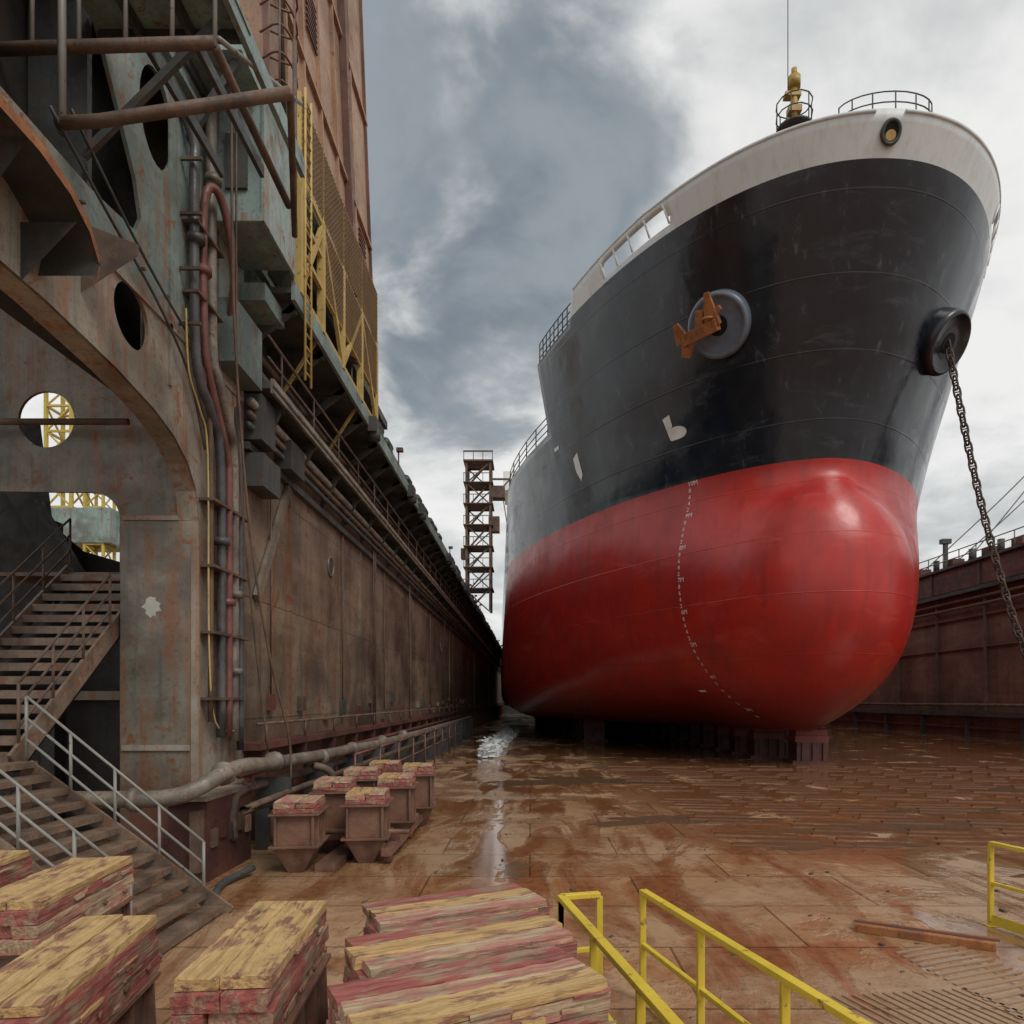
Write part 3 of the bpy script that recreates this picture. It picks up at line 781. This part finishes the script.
for i in range(9):
    t_=i/8;s.mm((-6.2-2.6*t_-.15,9.95,.1+1.6*t_),(-6.2-2.6*t_+.15,11.2,.14+1.6*t_),0);s.mm((-6.2-2.6*t_+.12,9.95,.02+1.6*t_),(-6.2-2.6*t_+.15,11.2,.1+1.6*t_),0)
def hrail(a,b_,hh,mi,n=4):
    a=Vector(a);b_=Vector(b_)
    for h_ in(hh,hh*.66,hh*.33): s.tube(a+Vector((0,0,h_)),b_+Vector((0,0,h_)),.02,8,mi)
    for k in range(n+1):
        p=a.lerp(b_,k/n);s.tube(p,p+Vector((0,0,hh)),.022,8,mi)
hrail((-4.55,7.97,.1),(-7.1,7.97,2.15),.9,1,4);hrail((-4.6,9.87,.1),(-7.1,9.87,2.15),.9,1,4)
hrail((-9.13,10.1,2.3),(-9.13,13.9,5.65),.95,2,5);hrail((-7.38,10.1,2.3),(-7.38,12.3,4.25),.95,2,3)
hrail((-9.7,8.0,2.1),(-7.6,8.0,2.1),1,2,3)
s.obj('flights',[M_stair,M_grey,M_rust,M_vdark],st)

# ---------------------------------------------------------------- crane house on the wall
hs=root('crane_house')
h=MB()
X1,X2=-5.95,-9.5
def hv(x,y,z): return (x-.028*(z-16),y-.05*(z-16)*(1 if y>20 else .3),z)
def face(c,mi): h.add(c,[tuple(range(len(c)))],mi)
Ya,Yb,Za,Zb=15.8,26.6,16.3,44
face([hv(X1,Ya,Za),hv(X1,Yb,Za),hv(X1,Yb,Zb),hv(X1,Ya,Zb)],0)
face([hv(X2,Ya,Za),hv(X1,Ya,Za),hv(X1,Ya,Zb),hv(X2,Ya,Zb)],0)
face([hv(X2,Ya,Za),hv(X2,Yb,Za),hv(X1,Yb,Za),hv(X1,Ya,Za)],1)
face([hv(X2,Yb,Za),hv(X1,Yb,Za),hv(X1,Yb,Zb),hv(X2,Yb,Zb)],1)
face([hv(X2,Ya,Zb),hv(X2,Yb,Zb),hv(X1,Yb,Zb),hv(X1,Ya,Zb)],1)
for k,y in enumerate((15.85,17.2,18.6,20.3,22.0,24.2,26.5)):
    h.beam(hv(X1+.04,y,Za),hv(X1+.04,y,Zb),.12,.1,0 if k not in(0,6) else 1)
for z_ in(16.35,20.0,24.5,31): h.beam(hv(X1+.05,Ya,z_),hv(X1+.05,Yb,z_),.14,.12,0 if z_>17 else 1)
h.beam(hv(X1+.12,23.2,16.4),hv(X1+.12,23.2,44),.22,.3,1)
for (y_,z_) in((17.9,21.3),(19.5,21.3),(21.1,26),(25.2,18.4)):
    for q in range(8): h.beam(hv(X1+.05,y_-.45,z_+q*.17),hv(X1+.05,y_+.45,z_+q*.17),.06,.05,1)
h.path([hv(X1+.15,16.6,16.4),hv(X1+.15,16.6,30),hv(X1+.15,16.9,44)],.06,8,2)
for x_ in(-6.9,-7.9,-8.9): h.beam(hv(x_,Ya-.05,Za),hv(x_,Ya-.05,Zb),.14,.14,0)
for x_ in(-8.3,-6.3):
    for y_ in(16.3,20.8,25.7): h.mm((x_-.22,y_-.22,13.6),(x_+.22,y_+.22,16.35),1)
h.beam((-6.2,16.3,13.7),(-6.2,20.8,16.2),.2,.2,2);h.beam((-6.2,25.7,13.7),(-6.2,20.8,16.2),.2,.2,2)
h.mm((-8.4,15,13.62),(-5.6,27.5,13.9),2)
h.obj('house',[M_brown,M_brown2,M_dark],hs)
yc=root('yellow_caged_walkway')
c=MB();xo=-4.95;xi=-5.85
for y_ in(15.0,16.6,18.4,20.4,22.4):
    c.mm((xo-.08,y_-.08,11.7),(xo+.08,y_+.08,14.3),0);c.mm((xi,y_-.05,14.22),(xo,y_+.05,14.3),0)
    c.mm((xo-.06,y_-.06,14.3),(xo+.06,y_+.06,16.0),0)
    c.tube((xi,y_,11.8),(xo,y_,11.8),.04,6,0)
for z_ in(16.0,14.28,13.5,12.75,11.8): c.mm((xo-.045,15,z_-.05),(xo+.045,22.4,z_+.05),0)
for a,b_ in((15.0,16.6),(18.4,16.6),(18.4,20.4),(22.4,20.4)): c.beam((xo+.02,a,11.8),(xo+.02,b_,14.2),.09,.14,0)
for a in(16.6,20.4): c.beam((xo,a,11.7),(xo-.9,a,10.3),.06,.07,0)
c.mm((xi,15,14.3),(xo,22.4,14.33),2)
def mesh_panel(ya,yb,za,zb,sp_=.14):
    H=zb-za;k=ya
    while k<yb+H:
        a=max(k-H,ya);b_=min(k,yb)
        if b_>a:
            c.beam((xo+.05,a,za+(a-(k-H))),(xo+.05,b_,za+(b_-(k-H))),.02,.02,4)
            c.beam((xo+.06,a,zb-(a-(k-H))),(xo+.06,b_,zb-(b_-(k-H))),.02,.02,4)
        k+=sp_
mesh_panel(16.6,22.4,12.75,14.28);mesh_panel(15,22.4,14.4,16.0)
# vertical ladder with hoops beside the cage
for y_ in(15.1,15.5): c.tube((-4.85,y_,9.9),(-4.85,y_,16.2),.03,6,0)
z_=10.1
while z_<16: c.tube((-4.85,15.1,z_),(-4.85,15.5,z_),.018,6,0);z_+=.28
for z_ in(16.4,17.0,17.6,18.2,18.8):
    c.path([(-5.9,15.3,z_),(-5.4,15.1,z_),(-5.25,15.6,z_),(-5.4,16.1,z_),(-5.9,15.9,z_)],.025,6,3,3)
for q in((-5.4,15.1),(-5.25,15.6),(-5.4,16.1)): c.tube((q[0],q[1],16.0),(q[0],q[1],18.9),.025,6,3)
c.obj('cage',[M_yeld,M_rust,M_dark,M_brown2,paint('mesh_wire',(.30,.20,.11),.6,.6)],yc)

# ---------------------------------------------------------------- lattice towers
def lattice(mb,x,y,w_,z0,z1,bay,r,mi=0,plats=True):
    cs=[(x-w_/2,y-w_/2),(x+w_/2,y-w_/2),(x+w_/2,y+w_/2),(x-w_/2,y+w_/2)]
    for q in cs: mb.beam((q[0],q[1],z0),(q[0],q[1],z1),r*2,r*2,mi)
    z=z0;k=0
    while z<z1-.01:
        zt=min(z+bay,z1)
        for i in range(4):
            a=cs[i];b_=cs[(i+1)%4]
            mb.beam((a[0],a[1],zt),(b_[0],b_[1],zt),r*1.4,r*1.4,mi)
            if k%2: a,b_=b_,a
            mb.beam((a[0],a[1],z),(b_[0],b_[1],zt),r,r,mi)
        if plats:
            mb.box((x,y,zt+.05),(w_*1.25,w_*1.25,.1),0,mi)
            mb.box((x,y-w_*.62,zt+1.1),(w_*1.25,.08,.08),0,mi)
            for s_ in(-.6,-.2,.2,.6): mb.box((x+s_*w_,y-w_*.62,zt+.55),(.07,.07,1.1),0,mi)
            mb.beam((x-w_*.4,y-w_*.3,z),(x+w_*.4,y-w_*.3,zt),.5,.12,mi)
        z=zt;k+=1
l=MB();lattice(l,-6.1,84,2.8,13.6,31.2,2.5,.13)
l.box((-3.8,84,27.8),(1.6,1.6,1.4),0,0);l.beam((-4.6,84,29.5),(-2.4,84,29.5),.2,.2,0);l.beam((-2.4,84,29.5),(-4.6,84,27),.15,.15,0)
l.box((-4.3,84,24),(1.3,1.2,1.8),0,2);l.box((-7.8,84,20.5),(.9,1.2,1.2),0,2)
l.path([(-3.2,84,27),(-2.6,84,22),(-3.0,84,15)],.06,6,0,5)
l.obj('stair_tower',[M_rust,M_yeld,M_rust])
M_craney=paint('crane_yellow',(.55,.42,.08),.5,.4)
l=MB();lattice(l,-41,62,2.2,0,34,2.2,.13,0,False)
l.beam((-41,62,30),(-26,62,36),.5,.5,0);l.beam((-41,62,33),(-26,62,36),.2,.2,0)
for k in range(9): l.beam((-41+k*1.8,62,30+k*.65),(-40+k*1.8,62,33.3+k*.34),.12,.12,0)
l.mm((-43,60,16.5),(-36,64,19.5),1)
l.mm((-45,58,9),(-36,66,10),0)
lattice(l,-37.5,61,1.6,10,24,1.6,.10,0,False)
l.obj('harbour_crane',[M_craney,M_teal])

# ---------------------------------------------------------------- RIGHT WING WALL
rw=root('dock_wing_wall')
w=MB()
w.mm((36,28,0),(39,149.9,14.2),0)
w.mm((35.4,28,12.1),(36,149.9,14.0),1);w.mm((35.1,28,14.0),(39,149.9,14.2),2)
w.mm((35.2,28,11.7),(36,149.9,12.0),2);w.mm((35.3,28,1.7),(36,149.9,2.1),2);w.mm((35.7,28,.7),(36,149.9,.9),1)
w.mm((35.75,28,9.7),(36,149.9,9.9),1);w.mm((35.8,28,7.2),(36,149.9,7.3),0)
y=29.
while y<149:
    w.mm((35.7,y,2.1),(35.95,y+.12,11.7),0);w.mm((35.3,y,12.0),(35.5,y+.2,14),2)
    w.mm((35.5,y+2,0),(35.9,y+2.2,1.7),2)
    y+=6.5
y=29.
while y<149:
    w.tube((35.3,y,14.2),(35.3,y,15.4),.05,6,3);y+=2.2
for z_ in(15.4,14.8): w.tube((35.3,28,z_),(35.3,149.9,z_),.05,6,3)
for x_,z_ in((35.6,10.6),(35.65,11.2),(35.4,2.6)): w.tube((x_,28,z_),(x_,149.9,z_),.13,8,4)
for y_ in(52.5,56,61,66): w.box((37,y_,14.7),(1,1.2,1.0),0,1);w.tube((36,y_+1,14.2),(36,y_+1,15.3),.25,10,2)
w.box((36.2,61,15.4),(.3,.3,2.4),0,2);w.box((36.2,61,16.8),(.8,.5,.4),0,2)
w.obj('wall_body',[M_wallR,M_oxide,M_dark,M_grey,M_rust],rw)
mast=MB();lattice(mast,47,52,2,0,34,2.6,.14,0,False)
for a,b_ in(((47,52,33),(36.3,58,14.6)),((47,52,29),(36.3,60,14.6)),((47,52,31),(37,66,15)),((47,52,22),(36.5,53,14.8))):
    mast.path([a,((a[0]+b_[0])/2,(a[1]+b_[1])/2,(a[2]+b_[2])/2-.8),b_],.05,5,1,8)
mast.obj('mooring_mast',[M_dark,M_grey])

# ---------------------------------------------------------------- floor details
b=MB()
for row in range(34):
    y=14.5+row*.52
    x=4.2+ (row%2)*.3-(.03*row)
    while x<27:
        if R()>.22:
            Ln=U(1.1,1.8)
            b.box((x+Ln/2,y+U(-.03,.03),.014),(Ln,.17,.028),-.16+U(-.01,.01))
        x+=2.15
b.obj('floor_ridges',[M_bar])
b=MB()
for row in range(16):
    b.box((5.1-.02*row,6.5+row*.13,.007),(1.0,.05,.014),.35)
for row in range(14):
    b.box((3.2+.11*row,6.7+.015*row,.007),(.035,.8,.014),.35)
b.obj('floor_grating',[simple('grating',(.30,.185,.11),.3)])
b=MB()
b.box((4.95,8.8,.05),(1.5,.28,.10),-.5,0);b.box((4.95,8.8,.105),(1.6,.08,.012),-.5,1)
b.obj('floor_kerb',[M_anchor,M_oxide],bevel=.015)
def blob_sheet(name,c,a,bb,z,mat,rot=0,n=48,j=.25):
    m=MB();ph=[U(0,6) for _ in range(5)];P=[]
    for k in range(n):
        t_=2*math.pi*k/n
        r=1+j*(math.sin(2*t_+ph[0])*.5+math.sin(3*t_+ph[1])*.5+math.sin(5*t_+ph[2])*.4+math.sin(9*t_+ph[3])*.2+math.sin(17*t_+ph[4])*.12)
        x=a*r*math.cos(t_);y=bb*r*math.sin(t_)
        P.append((c[0]+x*math.cos(rot)-y*math.sin(rot),c[1]+x*math.sin(rot)+y*math.cos(rot),z))
    m.add(P,[tuple(range(n))]);return m.obj(name,[mat])
for c_,a,bb,r in(((-.3,12.4),.3,.5,0),((6,14.5),1.6,.45,.1),((12,19),2.2,.5,.1),((9.5,12),1.1,.3,.3),((17,24),3,.7,.1),((8.5,16.5),2.4,.6,.1),((14,16),2.0,.4,.2),((3.5,17.5),1.6,.7,.2),((1.6,26),2.0,1.6,.1)):
    blob_sheet('puddle',c_,a,bb,.004,M_water,r,90,.55)
ws=MB()
for k in range(1500):
    t_=R()**1.4;y=36+t_*46;x=-2.2+.012*(y-36)+U(-1,1)*(.5+.012*(y-36))
    r=U(.015,.07)*(1.2-.3*t_);hh=U(0,.9)*(1-t_)**2*(.2+R())
    ws.box((x,y,hh+.02),(r*2,r*4,r*.9),U(0,3))
ws.obj('water_spray',[M_foam])
blob_sheet('water_stream',(-2.1,56),.7,17,.008,M_foam,-.03,120,.25)

# ---------------------------------------------------------------- docking blocks (foreground)
def dock_block(x,y,rz,L_=1.5,W=.55,H=1.45,top=0,name='docking_block',rx=0):
    """top 0: ochre cap boards, 1: worn red planks"""
    m=MB();l2=L_/2;w2=W/2;hs_=H-.40
    m.mm((-w2-.05,-l2-.04,0),(w2+.05,l2+.04,.05),0)
    m.mm((-w2+.06,-l2+.08,.05),(w2-.06,l2-.08,hs_-.04),5)
    m.mm((-w2-.03,-l2,hs_-.03),(w2+.03,l2,hs_),0)
    n=5
    for i in range(n):
        yy=-l2+.05+(L_-.1)*i/(n-1)
        for s_ in(-1,1):
            m.add([(s_*(w2-.06),yy-.012,.05),(s_*(w2+.04),yy-.012,.05),(s_*(w2+.0),yy-.012,hs_-.03),(s_*(w2-.06),yy-.012,hs_-.03),
                   (s_*(w2-.06),yy+.012,.05),(s_*(w2+.04),yy+.012,.05),(s_*(w2+.0),yy+.012,hs_-.03),(s_*(w2-.06),yy+.012,hs_-.03)],
                  [(0,1,2,3),(7,6,5,4),(0,4,5,1),(1,5,6,2),(2,6,7,3),(3,7,4,0)],0)
    for xx in(-w2+.05,w2-.05): m.mm((xx-.012,-l2,.05),(xx+.012,-l2+.08,hs_-.03),0);m.mm((xx-.012,l2-.08,.05),(xx+.012,l2,hs_-.03),0)
    m.add([(.12*math.cos(a*math.pi/10),-l2+.076,hs_*.72+.12*math.sin(a*math.pi/10)) for a in range(20)],[tuple(range(20))],3)
    m.path([(.12*math.cos(a*math.pi/10),-l2+.075,hs_*.72+.12*math.sin(a*math.pi/10)) for a in range(20)],.012,6,0,0,True)
    z=hs_+.004
    for crs in range(3):
        nb=2+(crs%2);ww=W/nb;th=U(.10,.115)
        for i in range(nb):
            e_=U(-.04,.05)
            m.board((-w2+ww*i+.003-U(0,.012)*(i==0),-l2-e_,z),(-w2+ww*(i+1)-.003+U(-.01,.015)*(i==nb-1),l2+U(-.04,.05),z+th),1 if R()<.7 else 4,16,.006)
        z+=th+.004
    nb=2 if top==0 else 3
    cuts=[-w2+.0]+sorted(-w2+W*(k+U(.85,1.15))/nb for k in range(nb-1))+[w2]
    pal=[2,2,2] if top==0 else random.choice(([1,4,2],[4,1,4],[1,2,4]))
    for i in range(nb):
        m.board((cuts[i]+.002,-l2-U(-.03,.03),z),(cuts[i+1]-.002,l2+U(-.03,.03),z+.06+U(-.006,.010)),pal[i],20,.005)
    for k in range(20):
        s_=random.choice((-1,1));yy=U(-l2,l2-.2);zz=U(hs_,z)
        m.board((s_*w2-.004*s_,yy,zz),(s_*(w2+U(.004,.018)),yy+U(.1,.35),zz+U(.01,.035)),random.choice((1,4,2)),4,.004)
    for i in range(4): m.tube((w2+.02,-l2+.2+i*(L_-.4)/3,hs_+.1),(w2+.035,-l2+.2+i*(L_-.4)/3,hs_+.1),.025,8,0)
    return m.obj(name,[M_block,M_wr,M_wy,M_hole,M_wp,M_bgrey],None,.004,(x,y,0),rz)
dock_block(-1.76,4.62,.08,1.5,.52)
dock_block(-2.82,4.25,.15,1.5,.50)
dock_block(-4.15,6.15,.12,1.6,.56)
dock_block(-5.35,6.5,.12,1.5,.5)
dock_block(-.58,5.5,-1.08,1.35,.56,1.42,1)
dock_block(-.46,4.62,-1.08,1.4,.60,1.45,1)
dock_block(-.32,3.85,-1.10,1.4,.60,1.45,1)
def ped(x,y,rz,H=1.25,sc=1.12):
    m=MB()
    m.add([(-.12,-.3,.0),(.12,-.3,.0),(.12,.3,0),(-.12,.3,0),(-.32,-.42,.45),(.32,-.42,.45),(.32,.42,.45),(-.32,.42,.45)],
          [(3,2,1,0),(4,5,6,7),(0,1,5,4),(1,2,6,5),(2,3,7,6),(3,0,4,7)],5)
    m.mm((-.38,-.48,.45),(.38,.48,.49),0);m.mm((-.27,-.38,.49),(.27,.38,H-.24),5)
    for s_ in(-.25,0,.25): m.mm((-.34,s_-.02,.49),(.34,s_+.02,H-.24),0)
    for s_ in(-.28,.28): m.mm((s_-.02,-.45,.49),(s_+.02,.45,H-.24),0)
    m.mm((-.38,-.48,H-.24),(.38,.48,H-.21),0)
    m.board((-.32,-.43,H-.205),(.32,.43,H-.12),2,8,.007);m.board((-.31,-.43,H-.117),(0,.42,H-.04),3,8,.007);m.board((.01,-.42,H-.117),(.31,.43,H-.045),2,8,.007)
    m.board((-.31,-.41,H-.037),(.05,.42,H),random.choice((3,4,4)),8,.005);m.board((.06,-.42,H-.037),(.30,.41,H-.005),3,8,.005)
    o_=m.obj('bilge_block',[M_block,M_rust,M_wr,M_wp,M_wy,M_block],None,.005,(x,y,0),rz);o_.scale=(sc,sc,1);return o_
for x,y,r,hh in((-4.1,12.5,.1,1.25),(-3.05,13.2,.1,1.3),(-3.95,14.2,.12,1.4),(-2.85,15.0,.08,1.4),(-3.8,15.9,.1,1.45),(-2.7,16.9,.12,1.45),(-3.65,17.7,.1,1.45)):
    ped(x,y,r,hh)
t=MB();t.mm((-4.4,12.2,.16),(-4.22,18.4,.3));t.mm((-2.7,12.7,.16),(-2.52,18.4,.3));t.mm((-4.4,13.5,.3),(-2.5,13.65,.42));t.mm((-4.4,16.6,.3),(-2.5,16.75,.42))
t.mm((-3.75,12.2,.0),(-3.4,18,.14));t.tube((-4.6,13.3,.5),(-2.3,13.3,.5),.05)
for y_ in(12.9,15.2,17.6):
    for x_ in(-4.31,-2.61): t.tube((x_-.06,y_,.14),(x_+.06,y_,.14),.14,14)
t.obj('block_trolley',[M_block])

# ---------------------------------------------------------------- yellow guard rails
def guard(pts,name='yellow_guard_rail',h=1.1,brace=False):
    m=MB()
    P=[Vector((p[0],p[1],0)) for p in pts]
    for a,b_ in zip(P,P[1:]):
        m.beam(a+Vector((0,0,h)),b_+Vector((0,0,h)),.08,.05,0)
        m.beam(a+Vector((0,0,h*.52)),b_+Vector((0,0,h*.52)),.05,.045,0)
        m.beam(a+Vector((0,0,.09)),b_+Vector((0,0,.09)),.012,.14,0)
        n=max(1,round((b_-a).length/1.25))
        for k in range(n+1):
            q=a.lerp(b_,k/n);m.mm((q.x-.03,q.y-.03,0),(q.x+.03,q.y+.03,h-.02),0);m.mm((q.x-.07,q.y-.07,0),(q.x+.07,q.y+.07,.015),0)
    if brace:
        a=Vector((5.95,8.35,.1));b_=Vector((7.0,8.3,.95))
        for k in range(8): m.beam(a.lerp(b_,k/8),a.lerp(b_,(k+1)/8),.05,.12,k%2)
    return m.obj(name,[M_yel,paint('barrier_red',(.42,.07,.035),.5,.6)],None,.006)
guard([(.68,6.85),(.30,6.75),(.95,3.6)])
guard([(1.12,6.95),(2.05,3.7)])
guard([(6.12,9.3),(6.35,8.5),(7.6,8.4)],brace=True)
p=MB();p.box((1.0,5.6,.03),(.62,1.5,.06),.25,0);p.box((1.0,5.6,.066),(.5,1.35,.012),.25,1)
for k in range(8): p.box((1.0-.042*(k-3.5),5.6+(k-3.5)*.165,.08),(.46,.03,.02),.25,0)
p.obj('floor_hatch',[M_anchor,M_dark],bevel=.006)
db=MB()
for k in range(260):
    x=U(-4.5,9);y=U(4.5,26);q=U(.008,.035)
    db.box((x,y,q*.4),(q*U(1,4),q*U(1,2),q),U(0,3))
db.obj('debris',[M_rust])

# ---------------------------------------------------------------- sky
wd=bpy.data.worlds.new('World');scene.world=wd;wd.use_nodes=True
t=NT(wd.node_tree);bg=wd.node_tree.nodes['Background']
SE,SR=math.radians(48),math.radians(140)
sky=t.n('ShaderNodeTexSky',sky_type='NISHITA');sky.sun_disc=False;sky.sun_elevation=SE;sky.sun_rotation=SR
gc=t.n('ShaderNodeTexCoord').outputs['Generated']
sp=t.n('ShaderNodeSeparateXYZ');t.l(gc,sp.inputs[0])
zz=t.math('ADD',t.math('MAXIMUM',sp.outputs[2],0.),.25)
cb=t.n('ShaderNodeCombineXYZ');t.l(t.math('DIVIDE',sp.outputs[0],zz),cb.inputs[0]);t.l(t.math('DIVIDE',sp.outputs[1],zz),cb.inputs[1])
P=cb.outputs[0]
n1=t.noise(P,1.3,6,.55,.3);n2=t.noise(t.scale(P,(1,1,1),loc=(4.2,1.3,0)),3.0,6,.58,.3)
def dirmask(v,a,b_):
    v=Vector(v).normalized();dt=t.n('ShaderNodeVectorMath',operation='DOT_PRODUCT');t.l(gc,dt.inputs[0]);dt.inputs[1].default_value=v
    return t.mapr(dt.outputs['Value'],a,b_)
dens=t.math('ADD',t.math('MULTIPLY',n1,.6),t.math('MULTIPLY',n2,.4))
# one heavy storm cloud hangs over the left of the dock, a few lesser ones elsewhere
dm=t.math('MAXIMUM',dirmask((-.22,1,.84),.90,.985),t.math('MULTIPLY',dirmask((-.03,1,.52),.965,.997),.75))
dk=t.mapr(t.math('ADD',dens,t.math('MULTIPLY',dm,.22)),.59,.73)
white=t.mix(t.mapr(dens,.42,.62),(9.0,9.0,8.8),(5.0,5.2,5.3))
darkc=t.mix(t.mapr(n2,.36,.62),(1.6,2.0,2.4),(3.1,3.5,3.8))
cloud=t.mix(dk,white,darkc)
skyc=t.mix(.95,sky.outputs[0],cloud)
t.l(skyc,bg.inputs['Color']);bg.inputs['Strength'].default_value=.1
sun=bpy.data.lights.new('sun','SUN');sun.energy=1.5;sun.angle=math.radians(25);sun.color=(1,.955,.89)
so_=bpy.data.objects.new('sun',sun);COL.objects.link(so_)
sd=Vector((math.cos(SE)*.62,-math.cos(SE)*.78,math.sin(SE)))
so_.rotation_euler=sd.to_track_quat('Z','Y').to_euler()

# ---------------------------------------------------------------- camera
cam=bpy.data.cameras.new('camera');co_=bpy.data.objects.new('camera',cam);COL.objects.link(co_)
cam.sensor_width=36;cam.lens=36*700/1024;cam.shift_x=-18/1024;cam.shift_y=188/1024
cam.clip_end=8000;cam.clip_start=.05
co_.location=(0,0,3);co_.rotation_euler=(math.radians(90),0,0)
scene.camera=co_
